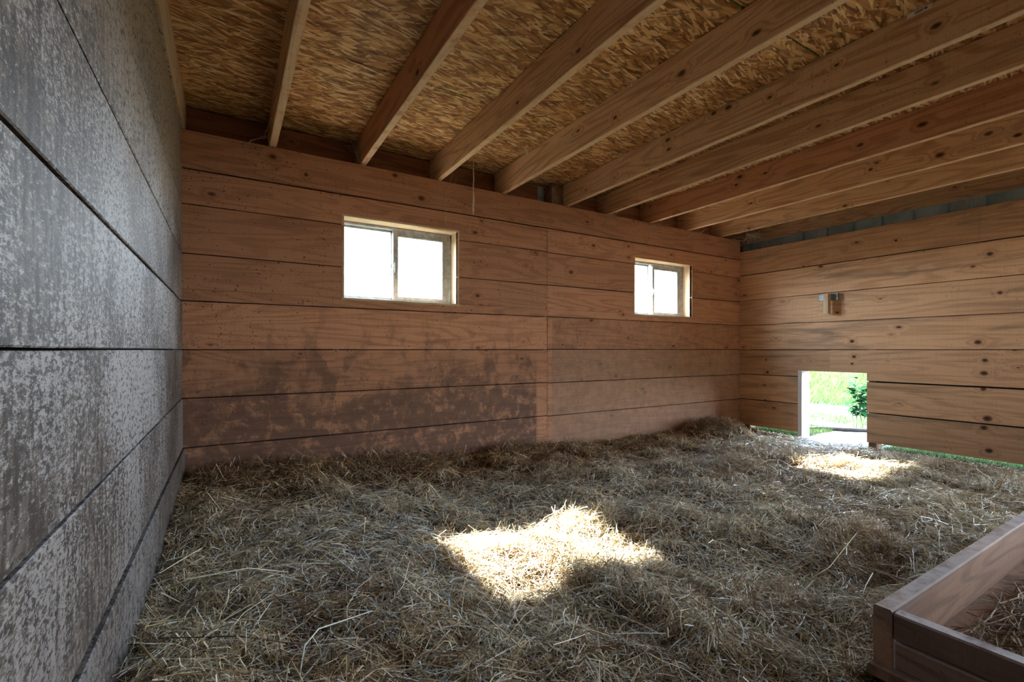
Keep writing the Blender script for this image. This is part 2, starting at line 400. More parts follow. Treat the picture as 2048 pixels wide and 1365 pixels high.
class MB:
    """collects boards, tubes and sheets that belong to one mesh (world coordinates)"""
    def __init__(s):
        s.v, s.f, s.g, s.t, s.mi = [], [], [], [], []
    def board(s, p0, axis, L, up, H, T, seg=None, jit=0.0006, ch=0.0025, tint=None, mi=0, warp=0.0, taper=0.0):
        """p0 = centre of the starting cross-section; axis, up = unit vectors; T = thickness across both"""
        a = Vector(axis).normalized(); u = Vector(up).normalized(); w = a.cross(u)
        p0 = Vector(p0)
        seg = seg or max(1, int(L / 0.18))
        tint = tint if tint is not None else random.uniform(0.84, 1.12)
        off = Vector((random.uniform(0, 40), random.uniform(0, 40), random.uniform(0, 40)))
        ch = min(ch, H * .2, T * .2)
        prof = [(H/2-ch, T/2), (H/2, T/2-ch), (H/2, -T/2+ch), (H/2-ch, -T/2), (-H/2+ch, -T/2), (-H/2, -T/2+ch), (-H/2, T/2-ch), (-H/2+ch, T/2)]
        b = len(s.v)
        ph = random.uniform(0, 6)
        for i in range(seg + 1):
            l = L * i / seg
            jt = random.uniform(-jit, jit); jb = random.uniform(-jit, jit)
            bow = warp * math.sin(ph + l * 1.7)
            for h, tt in prof:
                hh = h + (jt if h > 0 else jb)
                s.v.append(p0 + a * l + u * hh + w * (tt + bow))
                s.g.append(off + Vector((l, h, tt)))
                s.t.append(tint)
        n = 8
        for i in range(seg):
            for k in range(n):
                q = b + i * n
                s.f.append((q + k, q + (k + 1) % n, q + n + (k + 1) % n, q + n + k)); s.mi.append(mi)
        s.f.append(tuple(b + k for k in range(n - 1, -1, -1))); s.mi.append(mi)
        s.f.append(tuple(b + seg * n + k for k in range(n))); s.mi.append(mi)
    def box(s, lo, hi, mi=0, tint=None, axis=None):
        lo, hi = Vector(lo), Vector(hi); d = hi - lo; c = (lo + hi) / 2
        ax = axis if axis is not None else max(range(3), key=lambda i: d[i])
        oth = [i for i in range(3) if i != ax]
        A = [0, 0, 0]; A[ax] = 1
        U = [0, 0, 0]; ui = oth[1] if oth[1] == 2 else oth[0]; wi = oth[0] if ui == oth[1] else oth[1]
        U[ui] = 1
        p = c.copy(); p[ax] = lo[ax]
        s.board(p, A, d[ax], U, d[ui], d[wi], tint=tint, mi=mi, seg=max(1, int(d[ax] / .25)))
    def tube(s, pts, r, n=5, mi=0, tint=1.0):
        pts = [Vector(p) for p in pts]
        rr = r if isinstance(r, (list, tuple)) else [r] * len(pts)
        b = len(s.v)
        for i, p in enumerate(pts):
            d = (pts[min(i + 1, len(pts) - 1)] - pts[max(i - 1, 0)])
            d = d.normalized() if d.length > 1e-9 else Vector((0, 0, 1))
            x = d.orthogonal().normalized(); y = d.cross(x)
            for k in range(n):
                an = 2 * math.pi * k / n
                q = p + (x * math.cos(an) + y * math.sin(an)) * rr[i]
                s.v.append(q); s.g.append(q); s.t.append(tint)
        for i in range(len(pts) - 1):
            for k in range(n):
                q = b + i * n
                s.f.append((q + k, q + (k + 1) % n, q + n + (k + 1) % n, q + n + k)); s.mi.append(mi)
        s.f.append(tuple(b + k for k in range(n - 1, -1, -1))); s.mi.append(mi)
        q = b + (len(pts) - 1) * n
        s.f.append(tuple(q + k for k in range(n))); s.mi.append(mi)
    def poly(s, pts, mi=0, tint=1.0):
        b = len(s.v)
        for p in pts:
            s.v.append(Vector(p)); s.g.append(Vector(p)); s.t.append(tint)
        s.f.append(tuple(range(b, b + len(pts)))); s.mi.append(mi)
    def build(s, name, mats, parent=None, origin=None, smooth=False):
        me = bpy.data.meshes.new(name)
        if parent is not None and origin is None:
            o0 = Vector(parent['_w']) if '_w' in parent else Vector(parent.location)
        else:
            o0 = Vector(origin) if origin is not None else Vector((0, 0, 0))
        me.from_pydata([tuple(v - o0) for v in s.v], [], s.f)
        mats = mats if isinstance(mats, (list, tuple)) else [mats]
        for m in mats: me.materials.append(m)
        me.polygons.foreach_set('material_index', s.mi)
        a = me.attributes.new('gc', 'FLOAT_VECTOR', 'POINT')
        a.data.foreach_set('vector', [c for g in s.g for c in g])
        a = me.attributes.new('tint', 'FLOAT', 'POINT')
        a.data.foreach_set('value', s.t)
        if smooth:
            me.polygons.foreach_set('use_smooth', [True] * len(me.polygons))
        me.update()
        o = bpy.data.objects.new(name, me)
        COL.objects.link(o)
        if parent is not None:
            o.parent = parent            # parent is unrotated; children keep local coordinates
        else:
            o.location = o0
        return o

# ------------------------------------------------------------------ dimensions
XL, XR, YB, YF = -0.22, 4.833, 3.10, -1.60
ZC = 2.22           # underside of the strand board
ZP = 2.03           # top of the plate board
W1 = (0.626, 1.418, 1.153, 1.675)
W2 = (3.214, 4.018, 1.153, 1.675)
HY0, HY1, HZ = 1.90, 2.45, 0.612    # hatch in the right wall

def cut_board(mb, x0, x1, z0, z1, holes, plane, T, axis, **kw):
    """one board of a wall, cut around window or hatch openings; axis 0 runs along x, 1 along y"""
    tint = random.uniform(0.84, 1.12)
    zs = sorted({z0, z1, *[h for hh in holes for h in (hh[2], hh[3]) if z0 < h < z1]})
    for a, b in zip(zs[:-1], zs[1:]):
        xs = [(x0, x1)]
        for hx0, hx1, hz0, hz1 in holes:
            if a >= hz0 - 1e-6 and b <= hz1 + 1e-6:
                nx = []
                for p, q in xs:
                    if hx0 > p: nx.append((p, min(q, hx0)))
                    if hx1 < q: nx.append((max(p, hx1), q))
                    if hx1 <= p or hx0 >= q: pass
                xs = [(p, q) for p, q in nx if q - p > 0.01]
        for p, q in xs:
            if axis == 0:
                mb.board((p, plane, (a + b) / 2), (1, 0, 0), q - p, (0, 0, 1), b - a, T, tint=tint, **kw)
            else:
                mb.board((plane, p, (a + b) / 2), (0, 1, 0), q - p, (0, 0, 1), b - a, T, tint=tint, **kw)

# ------------------------------------------------------------------ back wall
G = 0.005
def wall_boards(mb, seams, x0, x1, holes, plane, T, axis, gaps=None, offs=None):
    for i in range(len(seams) - 1):
        hi, lo = seams[i], seams[i + 1]
        g = (gaps or {}).get(i, G)
        o = (offs or {}).get(i, random.uniform(-0.0015, 0.0015))
        cut_board(mb, x0, x1, lo + (0 if i == len(seams) - 2 else 0), hi - g, holes, plane + o, T, axis)

T = 0.025
mb = MB()
wall_boards(mb, [2.03, 1.818], XL - .02, XR, [], YB + T/2, T, 0)
wall_boards(mb, [1.814, 1.622, 1.351, 1.091, 0.823, 0.556, 0.285, 0.0], XL - .02, 2.216, [W1], YB + T/2, T, 0)
wall_boards(mb, [1.814, 1.618, 1.354, 1.093, 0.826, 0.551, 0.280, 0.0], 2.219, XR, [W2], YB + T/2, T, 0, gaps={2: .007})
wb = empty('wall_back', (2.3, YB, 0), kind='structure')
mb.build('plank_cladding', M['back'], wb)
# studs and outer metal sheet
mb = MB()
for x in (-0.30, 0.585, 1.445, 2.217, 3.17, 4.06, 4.92):
    mb.box((x - .019, YB + T + .003, -0.2), (x + .019, YB + .135, 1.98))
mb.build('stud', M['stud'], wb)
def siding(mb, p0, along, L, z0, z1, holes, out):
    """ribbed metal sheet, cut around the openings"""
    p0 = Vector(p0); a = Vector(along); o = Vector(out)
    st = []
    l = 0.0
    while l < L:
        for dl, d in ((0, 0), (.006, .032), (.022, .032), (.028, 0), (.10, 0), (.105, .003), (.112, 0), (.165, 0), (.170, .003), (.177, 0)):
            if l + dl < L: st.append((l + dl, d))
        l += 0.229
    st.append((L, 0))
    cuts = sorted({c for h in holes for c in h[:2]})
    for c in cuts: st.append((c, 0))
    st.sort()
    for (l0, d0), (l1, d1) in zip(st[:-1], st[1:]):
        m = (l0 + l1) / 2
        zz = [(z0, z1)]
        for h in holes:
            if h[0] < m < h[1]:
                zz = [(z0, h[2]), (h[3], z1)]
        for za, zb in zz:
            if zb - za > 1e-4 and l1 - l0 > 1e-5:
                A = p0 + a * l0 + o * d0; B = p0 + a * l1 + o * d1
                mb.poly([(A.x, A.y, za), (B.x, B.y, za), (B.x, B.y, zb), (A.x, A.y, zb)])
mb = MB()
hs = [(w[0] + 0.6, w[1] + 0.6, w[2], w[3]) for w in (W1, W2)]
siding(mb, (-0.6, 3.29, 0), (1, 0, 0), 5.75, -0.25, 2.3, hs, (0, 1, 0))
mb.build('metal_siding', M['siding'], wb)

mb = MB()
def paper(lo, hi): mb.box(lo, hi, tint=1.0)  # pieces of an added black sheet that keeps the seams dark
yp = YB + T + .0045
for a, b, c, d in ((XL - .02, W1[0] - .02, 0, 1.99), (W1[0] - .02, W1[1] + .02, 0, W1[2] - .02), (W1[0] - .02, W1[1] + .02, W1[3] + .02, 1.99), (W1[1] + .02, W2[0] - .02, 0, 1.99),
                   (W2[0] - .02, W2[1] + .02, 0, W2[2] - .02), (W2[0] - .02, W2[1] + .02, W2[3] + .02, 1.99), (W2[1] + .02, XR + .03, 0, 1.99)):
    paper((a, yp, c), (b, yp + .002, d))
mb.build('gap_shade_sheet', M['black'], wb)
mb = MB()
zz = 0.06
while zz < 1.80:
    for xn in (2.203, 2.232):
        c = Vector((xn + random.uniform(-.003, .003), YB - .0012, zz + random.uniform(-.008, .008)))
        mb.tube([c, c + Vector((0, .003, 0))], .0032, 6)
    zz += random.choice((.055, .075, .10))
mb.build('nail_head', M['black'], wb)['kind'] = 'stuff'
# rim board behind the plate
mb = MB()
mb.board((-0.4, 3.26, 2.105), (1, 0, 0), 2.62, (0, 0, 1), 0.20, 0.038)
mb.board((2.31, 3.26, 2.105), (1, 0, 0), 2.75, (0, 0, 1), 0.20, 0.038)
rim = mb.build('trim_1', M['rim']); tag(rim, kind='structure')
mb = MB()
mb.board((2.365, 3.195, 1.75), (0, 0, 1), 0.46, (1, 0, 0), 0.13, 0.09)
o = mb.build('post', M['stud'], origin=(2.36, 3.19, 1.75))
tag(o, 'grey rough post behind the top board of the back wall, touching the sixth joist', 'post')

# ------------------------------------------------------------------ left wall
mb = MB()
TL = 0.03
seamsL = [2.20, 2.03, 1.824, 1.612, 1.351, 1.089, 0.823, 0.556, 0.285, -0.05]
wall_boards(mb, seamsL, YF, YB, [], XL - TL/2, TL, 1, gaps={5: .011, 3: .006, 4: .006, 7: .004, 6: .004}, offs={6: .001, 7: .004, 8: .013, 5: .002, 4: 0, 3: 0.001, 2: 0, 1: -.006, 0: .004})
wl = empty('wall_left', (XL, 1, 0), kind='structure')
mb.build('plank_cladding', M['limed'], wl)
mb = MB(); mb.box((XL - TL - .012, YF, -.05), (XL - TL - .009, YB, 2.2), axis=1); mb.build('gap_shade_sheet', M['black'], wl)  # added dark sheet so the left wall seams read as shade
mb = MB()
siding(mb, (-0.40, -1.8, 0), (0, 1, 0), 5.1, -0.25, 2.3, [], (-1, 0, 0))
mb.build('metal_siding', M['siding'], wl)

# ------------------------------------------------------------------ right wall with hatch
mb = MB()
hole = [(HY0, HY1, -0.2, HZ), (-1.25, -0.15, -0.2, 1.84)]  # second hole: unseen opening added to light the room
seamsR = [1.902, 1.637, 1.360, 1.088, 0.823, 0.557, 0.282, 0.0]
def right_boards(y0, y1, seams, gaps):
    for i in range(len(seams) - 1):
        hi, lo = seams[i], seams[i + 1]
        cut_board(mb, y0, y1, lo, hi - gaps.get(i, G), hole, XR + T/2 + random.uniform(-.001, .001), T, 1)
right_boards(YF, YB, seamsR[:5], {1: .008})
right_boards(YF, 2.2, [0.823, 0.545, 0.268, 0.0], {1: .012, 2: .010})
right_boards(2.2, YB, [0.823, 0.557, 0.285, 0.0], {0: .007, 1: .007, 2: .007})
# fill between the two runs above the hatch
wr = empty('wall_right', (XR, 1, 0), kind='structure')
mb.build('plank_cladding', M['right'], wr)
mb = MB()
for y in (3.18, 3.03, 1.87, 0.9, -0.08, -1.32):
    mb.box((XR + T + .003, y - .03, -0.25), (XR + .135, y + .03, 1.885))
mb.build('stud', M['stud'], wr)
mb = MB()
siding(mb, (5.10, -1.8, 0), (0, 1, 0), 5.12, 0.0, 2.3, [(HY0 + 1.885, HY1 + 1.93, -1, HZ + .04), (0.55, 1.65, -1, 1.84)], (1, 0, 0))  # second cut follows the added opening
mb.build('metal_siding', M['siding'], wr)
mb = MB()
xp = XR + T + .0045
for a, b, c, d in ((HY1 + .04, YB, .012, 1.88), (HY0 - .0, HY1 + .04, HZ + .04, 1.88), (-.15, HY0 - .003, .012, 1.88), (YF, -1.25, .012, 1.88)):
    mb.box((xp, a, c), (xp + .002, b, d), axis=1)
mb.build('gap_shade_sheet', M['black'], wr)  # black backing put in to shade the right wall seams
# white jamb of the hatch
mb = MB()
mb.board((4.905, 2.468, -0.12), (0, 0, 1), 0.735, (1, 0, 0), 0.148, 0.038)
o = mb.build('trim_2', M['jamb']); tag(o, kind='structure')
mb = MB()
mb.board((4.96, HY0 - .0, 0.633), (0, 1, 0), 0.60, (1, 0, 0), 0.19, 0.036)
o = mb.build('trim_3', M['stud']); tag(o, kind='structure')

# ------------------------------------------------------------------ front wall behind the camera, no opening
mb = MB()
dh = []
wall_boards(mb, [2.20, 1.95, 1.68, 1.41, 1.14, 0.87, 0.60, 0.33, -0.05], XL, XR, dh, YF - T/2, T, 0)
wf = empty('wall_front', (2.3, YF, 0), kind='structure')
mb.build('plank_cladding', M['right'], wf)
mb = MB()
siding(mb, (-0.6, -1.75, 0), (1, 0, 0), 5.75, -0.25, 2.3, [], (0, -1, 0))
mb.build('metal_siding', M['siding'], wf)

# ------------------------------------------------------------------ ceiling and joists
mb = MB()
mb.box((-0.45, -1.8, ZC), (5.35, 1.138, ZC + .011), axis=0)
mb.box((-0.45, 1.142, ZC), (5.35, 2.33, ZC + .011), axis=0)
mb.box((-0.45, 2.334, ZC), (5.35, 3.35, ZC + .011), axis=0)
mb.box((-0.45, -1.8, ZC + .0115), (5.35, 3.35, ZC + .05), axis=0)
ce = empty('ceiling', (2.3, 1, ZC), kind='structure')
mb.build('strand_board_panel', M['osb'], ce)
mb = MB()
def daub(x0, x1, y):
    x = x0
    while x < x1:
        l = random.uniform(.01, .035)
        y0 = y + random.uniform(-.003, .003); w = random.uniform(.002, .005)
        mb.box((x, y0 - w, ZC - .0012), (x + l, y0 + w, ZC - .0002), axis=0)
        x += l + random.uniform(0, .02)
daub(1.71, 1.82, 1.14); daub(2.13, 2.40, 1.14); daub(0.86, 1.10, 2.332)
o = mb.build('edge_paint', M['green_paint'], ce); o['label'] = 'green paint flecks along the panel joint'

jx = [(0.223, 'joist', 'second rafter joist from the left wall, narrow and pale, ending above a round knot'),
      (0.749, 'joist_red', 'third rafter joist from the left wall, red-brown side with pale underside'),
      (1.281, 'joist', 'fourth rafter joist from the left wall, greyish tan side, beside the hanging string'),
      (1.820, 'joist', 'fifth rafter joist from the left wall, greyish pine, ending just left of the post'),
      (2.437, 'joist', 'sixth rafter joist from the left wall, broad pale one with the white paper tag'),
      (2.897, 'joist', 'seventh rafter joist from the left wall, just right of the tagged joist'),
      (3.441, 'joist_red', 'eighth rafter joist from the left wall, reddish with oval dark knots'),
      (3.985, 'joist', 'ninth rafter joist from the left wall, orange-tan with two large knots'),
      (4.510, 'joist', 'tenth rafter joist from the left wall, last free joist before the right wall')]
JW = 0.039
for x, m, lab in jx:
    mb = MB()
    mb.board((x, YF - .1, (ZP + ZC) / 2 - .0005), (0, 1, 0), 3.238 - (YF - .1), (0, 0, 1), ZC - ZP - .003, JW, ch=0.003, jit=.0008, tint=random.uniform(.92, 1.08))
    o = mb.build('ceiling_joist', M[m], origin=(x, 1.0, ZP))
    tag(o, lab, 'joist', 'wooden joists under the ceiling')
mb = MB()
mb.board((-0.230, YF - .1, (ZP + ZC) / 2), (0, 1, 0), 3.238 - (YF - .1), (0, 0, 1), ZC - ZP - .003, JW, ch=0.003)
o = mb.build('ceiling_joist', M['reveal'], origin=(-0.23, 1.0, ZP))
tag(o, 'pale tan joist lying flush along the top of the left wall', 'joist', 'wooden joists under the ceiling')
mb = MB()
mb.board((5.055, YF - .1, (ZP + ZC) / 2), (0, 1, 0), 3.238 - (YF - .1), (0, 0, 1), ZC - ZP - .003, JW, ch=0.003)
o = mb.build('ceiling_joist', M['joist'], origin=(5.055, 1.0, ZP))
tag(o, 'outermost joist above the blue-grey metal strip on top of the right wall', 'joist', 'wooden joists under the ceiling')

# ------------------------------------------------------------------ windows
def window(i, w, fixed_r, stile, sash_r, sw=.026):
    x0, x1, z0, z1 = w
    e = empty('window_%d' % i, ((x0 + x1) / 2, YB + .07, z0), kind='structure')
    y0, y1 = YB - .001, YB + .19
    mb = MB(); t = .016
    mb.board((x0 - t, (y0+y1)/2, z1 + t/2), (1, 0, 0), x1 - x0 + 2*t, (0, 1, 0), y1 - y0, t)
    mb.board((x0 - t, (y0+y1)/2, z0 - t/2), (1, 0, 0), x1 - x0 + 2*t, (0, 1, 0), y1 - y0, t)
    mb.board((x0 - t/2, (y0+y1)/2, z0), (0, 0, 1), z1 - z0, (0, 1, 0), y1 - y0, t)
    mb.board((x1 + t/2, (y0+y1)/2, z0), (0, 0, 1), z1 - z0, (0, 1, 0), y1 - y0, t)
    mb.build('window_lining', M['reveal'], e)
    def rect(name, a, b, c, d, bar, ya, yb, parent, m='frame', skip=()):
        mb = MB()
        if 'b' not in skip: mb.box((a, ya, c), (b, yb, c + bar))
        mb.box((a, ya, d - bar), (b, yb, d))
        mb.box((a, ya, c), (a + bar, yb, d))
        mb.box((b - bar, ya, c), (b, yb, d))
        return mb.build(name, M[m], parent)
    fr = rect('window_frame', x0 + .002, x1 - .002, z0 + .002, z1 - .002, .016, YB + .105, YB + .165, e)
    # fixed pane at the back, sliding sash in front
    fx = rect('fixed_sash', x0 + .018, fixed_r, z0 + .018, z1 - .018, .014, YB + .140, YB + .158, e)
    mb = MB(); mb.box((x0 + .03, YB + .148, z0 + .03), (fixed_r - .006, YB + .151, z1 - .03)); mb.build('pane', M['glass'], fx_fix(fx, e))
    ya, yb = YB + .108, YB + .134
    mb = MB()
    mb.box((stile, ya, z0 + .016), (stile + sw, yb, z1 - .014))                 # meeting stile
    mb.box((sash_r, ya, z0 + .016), (x1 - .012, yb, z1 - .014))                   # wide outer stile
    mb.box((stile + sw, ya, z1 - .060), (sash_r, yb, z1 - .014))
    mb.box((stile + sw, ya, z0 + .016), (sash_r, yb, z0 + .040))
    sl = mb.build('sliding_sash', M['frame'], e)
    mb = MB(); mb.box((stile + sw - .004, YB + .121, z0 + .036), (sash_r + .004, YB + .124, z1 - .056)); mb.build('pane', M['glass'], fx_fix(sl, e))
    mb = MB()
    zc = (z0 + z1) / 2 - .02
    mb.box((stile - .006, YB + .096, zc - .035), (stile + .008, YB + .108, zc + .035))
    mb.tube([(stile - .002, YB + .098, zc - .02), (stile - .010, YB + .084, zc), (stile - .002, YB + .098, zc + .022)], .004, 6)
    lt = mb.build('latch', M['latch'], fx_fix(sl, e)); lt['label'] = 'small metal latch'
def fx_fix(o, e):
    o['_w'] = tuple(e.location)
    return o
window(1, W1, 0.984, 0.978, 1.345, .036)
window(2, W2, 3.548, 3.568, 3.930, .028)
for o in bpy.data.objects:
    if '_w' in o: del o['_w']

# ------------------------------------------------------------------ bracket block on right wall
e = empty('wall_bracket', (4.79, 2.19, 1.15), 'short pale wooden block on a thin metal strip, fixed high on the right wall', 'bracket')
mb = MB(); mb.board((4.769, 2.193, 1.152), (0, 0, 1), 0.19, (0, 1, 0), 0.042, 0.055, ch=.002)
mb.build('wooden_block', M['block'], e)
mb = MB(); mb.board((4.806, 2.115, 1.312), (0, 1, 0), 0.16, (0, 0, 1), 0.062, 0.018, ch=.002)
o = mb.build('backing_strip', M['plate'], e); o['label'] = 'dark blue-grey metal strip'

# ------------------------------------------------------------------ tray in the right foreground
ZT, ZB = 0.200, 0.062
e = empty('litter_tray', (1.9, 0.0, 0.03), 'low open wooden box of weathered boards lying on the hay, right foreground', 'wooden box')
mb = MB(); mb.board((1.343, 0.492, (ZT+ZB)/2), (1, 0, 0), 1.7, (0, 0, 1), ZT - ZB, 0.038, ch=.004, jit=.002, warp=.004, tint=1.25)
mb.build('far_board', M['box'], e)
mb = MB(); mb.board((1.358, 0.472, 0.1655), (0, -1, 0), 1.35, (0, 0, 1), 0.063, 0.038, ch=.004, jit=.002, tint=1.0)
mb.board((1.359, 0.470, 0.0985), (0, -1, 0), 1.35, (0, 0, 1), 0.068, 0.038, ch=.005, jit=.002, tint=1.35)
mb.build('front_board', M['box_dark'], e)
mb = MB(); mb.board((3.02, 0.473, (ZT+ZB)/2), (0, -1, 0), 1.35, (0, 0, 1), ZT - ZB, 0.038)
mb.build('end_board', M['box'], e)
mb = MB(); mb.board((1.343, -0.86, (ZT+ZB)/2), (1, 0, 0), 1.7, (0, 0, 1), ZT - ZB, 0.038)
mb.build('near_board', M['box'], e)
mb = MB(); mb.box((1.325, -0.90, 0.036), (3.05, 0.520, 0.061), axis=0)
mb.build('tray_floor', M['boxfloor'], e)

# ------------------------------------------------------------------ ground, hay bed
rng = np.random.default_rng(11)
def vnoise(x, y, s, seed):
    g = np.random.default_rng(seed).random((256, 256))
    u = x * s + 100.3; v = y * s + 77.7
    i = np.floor(u).astype(int); j = np.floor(v).astype(int)
    fu = u - i; fv = v - j
    fu = fu * fu * (3 - 2 * fu); fv = fv * fv * (3 - 2 * fv)
    i %= 256; j %= 256; i1 = (i + 1) % 256; j1 = (j + 1) % 256
    return (g[i, j] * (1 - fu) + g[i1, j] * fu) * (1 - fv) + (g[i, j1] * (1 - fu) + g[i1, j1] * fu) * fv
def bumpf(x, y, cx, cy, r, r2=None):
    r2 = r2 or r
    return np.exp(-((x - cx) / r) ** 2 - ((y - cy) / r2) ** 2)
def sst(x, a, b):
    t = np.clip((x - a) / (b - a), 0, 1)
    return t * t * (3 - 2 * t)
def hay_h(x, y):
    h = 0.005 + 0.028 * (vnoise(x, y, 1.3, 1) - .3)
    h += 0.050 * np.maximum(vnoise(x, y, 4.2, 2) - .45, 0) * 1.6
    h += 0.030 * (vnoise(x, y, 9.5, 3) - .5) + 0.014 * (vnoise(x, y, 22.0, 4) - .5)
    # deeper litter towards the left wall and the back left corner
    h += 0.035 * sst(-x, -0.9, 0.1) + 0.040 * sst(y, 2.2, 3.0) * sst(-x, -2.6, -0.4)
    h += 0.035 * sst(x + y * .2, 1.6, 0.6)
    # the pile in the far right corner and named lumps
    h += 0.085 * bumpf(x, y, 4.15, 2.86, .40, .20)
    h += 0.060 * bumpf(x, y, 2.16, 0.92, .26, .09) - 0.060 * bumpf(x, y, 2.06, 0.76, .20, .07)
    h += 0.030 * bumpf(x, y, 1.42, 1.68, .18, .11) + 0.022 * bumpf(x, y, .82, 1.60, .14, .09)
    h += 0.060 * bumpf(x, y, 3.0, 0.95, .45, .12) + .04 * bumpf(x, y, 2.9, 1.9, .2, .12)
    h += 0.05 * bumpf(x, y, 0.6, 2.95, .6, .12) + 0.045 * bumpf(x, y, 1.9, 2.95, .5, .10)
    # trodden flat at the hatch and along the right wall
    k = sst(x + 0.25 * bumpf(x, y, 4.8, 2.2, 5, .5), 4.15, 4.75)
    return h * (1 - k) + (-0.045) * k + 0.06 * k * bumpf(x, y, 4.5, 2.95, .3, .14)

def grid(name, xs, ys, hf, mat, kind=None):
    X, Y = np.meshgrid(xs, ys, indexing='ij')
    Z = hf(X, Y)
    nx, ny = X.shape
    me = bpy.data.meshes.new(name)
    me.vertices.add(nx * ny)
    me.vertices.foreach_set('co', np.stack([X, Y, Z], -1).reshape(-1).astype(np.float32))
    i = np.arange(nx * ny).reshape(nx, ny)
    q = np.stack([i[:-1, :-1], i[1:, :-1], i[1:, 1:], i[:-1, 1:]], -1).reshape(-1)
    nf = (nx - 1) * (ny - 1)
    me.loops.add(nf * 4); me.loops.foreach_set('vertex_index', q.astype(np.int32))
    me.polygons.add(nf); me.polygons.foreach_set('loop_start', (np.arange(nf) * 4).astype(np.int32))
    me.materials.append(mat)
    me.update(calc_edges=True); me.validate()
    me.polygons.foreach_set('use_smooth', [True] * nf)
    o = bpy.data.objects.new(name, me); COL.objects.link(o)
    if kind: o['kind'] = kind
    return o
grid('floor', np.linspace(XL - .15, XR + .10, 260), np.linspace(YF - .1, YB + .10, 240), lambda x, y: hay_h(x, y) - 0.016, M['soil'], 'structure')

def strand_mesh(name, P, yaw, pitch, L, W, curl, col, mat, roll=None, seg=3, parent=None, taper=0.5):
    """P root centres (n,3); every strand a bent ribbon of seg quads"""
    n = len(P)
    t = np.linspace(-.5, .5, seg + 1)[None, :, None]
    d = np.stack([np.cos(yaw) * np.cos(pitch), np.sin(yaw) * np.cos(pitch), np.sin(pitch)], -1)
    sd = np.stack([-np.sin(yaw), np.cos(yaw), np.zeros(n)], -1)
    up = np.cross(d, sd)
    roll = rng.uniform(-.9, .9, n) if roll is None else roll
    wv = sd * np.cos(roll)[:, None] + up * np.sin(roll)[:, None]
    bend = curl[:, None, None] * (t ** 2) * L[:, None, None]
    side = rng.uniform(-1, 1, n)[:, None, None]
    C = P[:, None, :] + d[:, None, :] * t * L[:, None, None] + sd[:, None, :] * bend * side - up[:, None, :] * bend * (1 - np.abs(side)) * np.sign(curl)[:, None, None]
    w = W[:, None, None] * (1 - taper * (t + .5))
    A = C + wv[:, None, :] * w * .5; B = C - wv[:, None, :] * w * .5
    V = np.stack([A, B], 2).reshape(-1, 3)
    base = (np.arange(n) * (seg + 1) * 2)[:, None, None]
    s = np.arange(seg)[None, :, None] * 2
    q = base + s + np.array([0, 1, 3, 2])[None, None, :]
    me = bpy.data.meshes.new(name)
    me.vertices.add(len(V)); me.vertices.foreach_set('co', V.reshape(-1).astype(np.float32))
    nf = n * seg
    me.loops.add(nf * 4); me.loops.foreach_set('vertex_index', q.reshape(-1).astype(np.int32))
    me.polygons.add(nf); me.polygons.foreach_set('loop_start', (np.arange(nf) * 4).astype(np.int32))
    me.materials.append(mat)
    a = me.attributes.new('shade', 'FLOAT_COLOR', 'POINT')
    cc = np.concatenate([np.repeat(col, (seg + 1) * 2, axis=0), np.ones((len(V), 1))], 1)
    a.data.foreach_set('color', cc.reshape(-1).astype(np.float32))
    me.update(calc_edges=True)
    o = bpy.data.objects.new(name, me); COL.objects.link(o)
    if parent is not None:
        o.parent = parent
    return o

PAL = np.array([[.90, .81, .60], [.76, .65, .43], [.62, .47, .25], [.52, .45, .27], [.38, .23, .12], [.16, .09, .05], [.82, .80, .73]])
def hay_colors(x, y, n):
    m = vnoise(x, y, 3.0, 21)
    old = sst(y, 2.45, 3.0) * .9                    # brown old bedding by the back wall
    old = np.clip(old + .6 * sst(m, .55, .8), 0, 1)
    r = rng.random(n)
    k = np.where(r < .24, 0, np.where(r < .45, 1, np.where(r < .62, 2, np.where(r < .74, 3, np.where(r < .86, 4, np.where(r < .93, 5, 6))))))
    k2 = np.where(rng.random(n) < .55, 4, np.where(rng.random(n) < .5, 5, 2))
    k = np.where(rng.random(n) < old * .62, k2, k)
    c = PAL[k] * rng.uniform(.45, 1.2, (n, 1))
    return np.clip(c, 0, .92)

A0 = math.radians(31.25)
def scatter(n, near=0.75):
    """more stalks where the room is seen closest"""
    xs, ys = [], []
    tot = 0
    while tot < n:
        x = rng.uniform(XL + .01, XR, n); y = rng.uniform(-0.7, YB - .01, n)
        dep = x * math.sin(A0) + y * math.cos(A0)
        lat = np.abs(x * math.cos(A0) - y * math.sin(A0))
        p = np.where(dep > near, np.clip((1.3 / np.maximum(dep, .3)) ** 1.15, 0, 1), 0.06)
        p = np.where(lat > dep * 1.15 + .15, np.minimum(p, np.where(lat > dep * 2.2 + .6, .10, .28)), p)
        bare = sst(x, 4.35, 4.75) * bumpf(x, y, 4.8, 2.1, 9, .42)
        p = p * (1 - .93 * bare)
        # the tray covers its own piece of floor
        p = np.where((x > 1.36) & (x < 3.0) & (y < .47), 0, p)
        k = rng.random(n) < p
        xs.append(x[k]); ys.append(y[k]); tot += k.sum()
    return np.concatenate(xs)[:n], np.concatenate(ys)[:n]

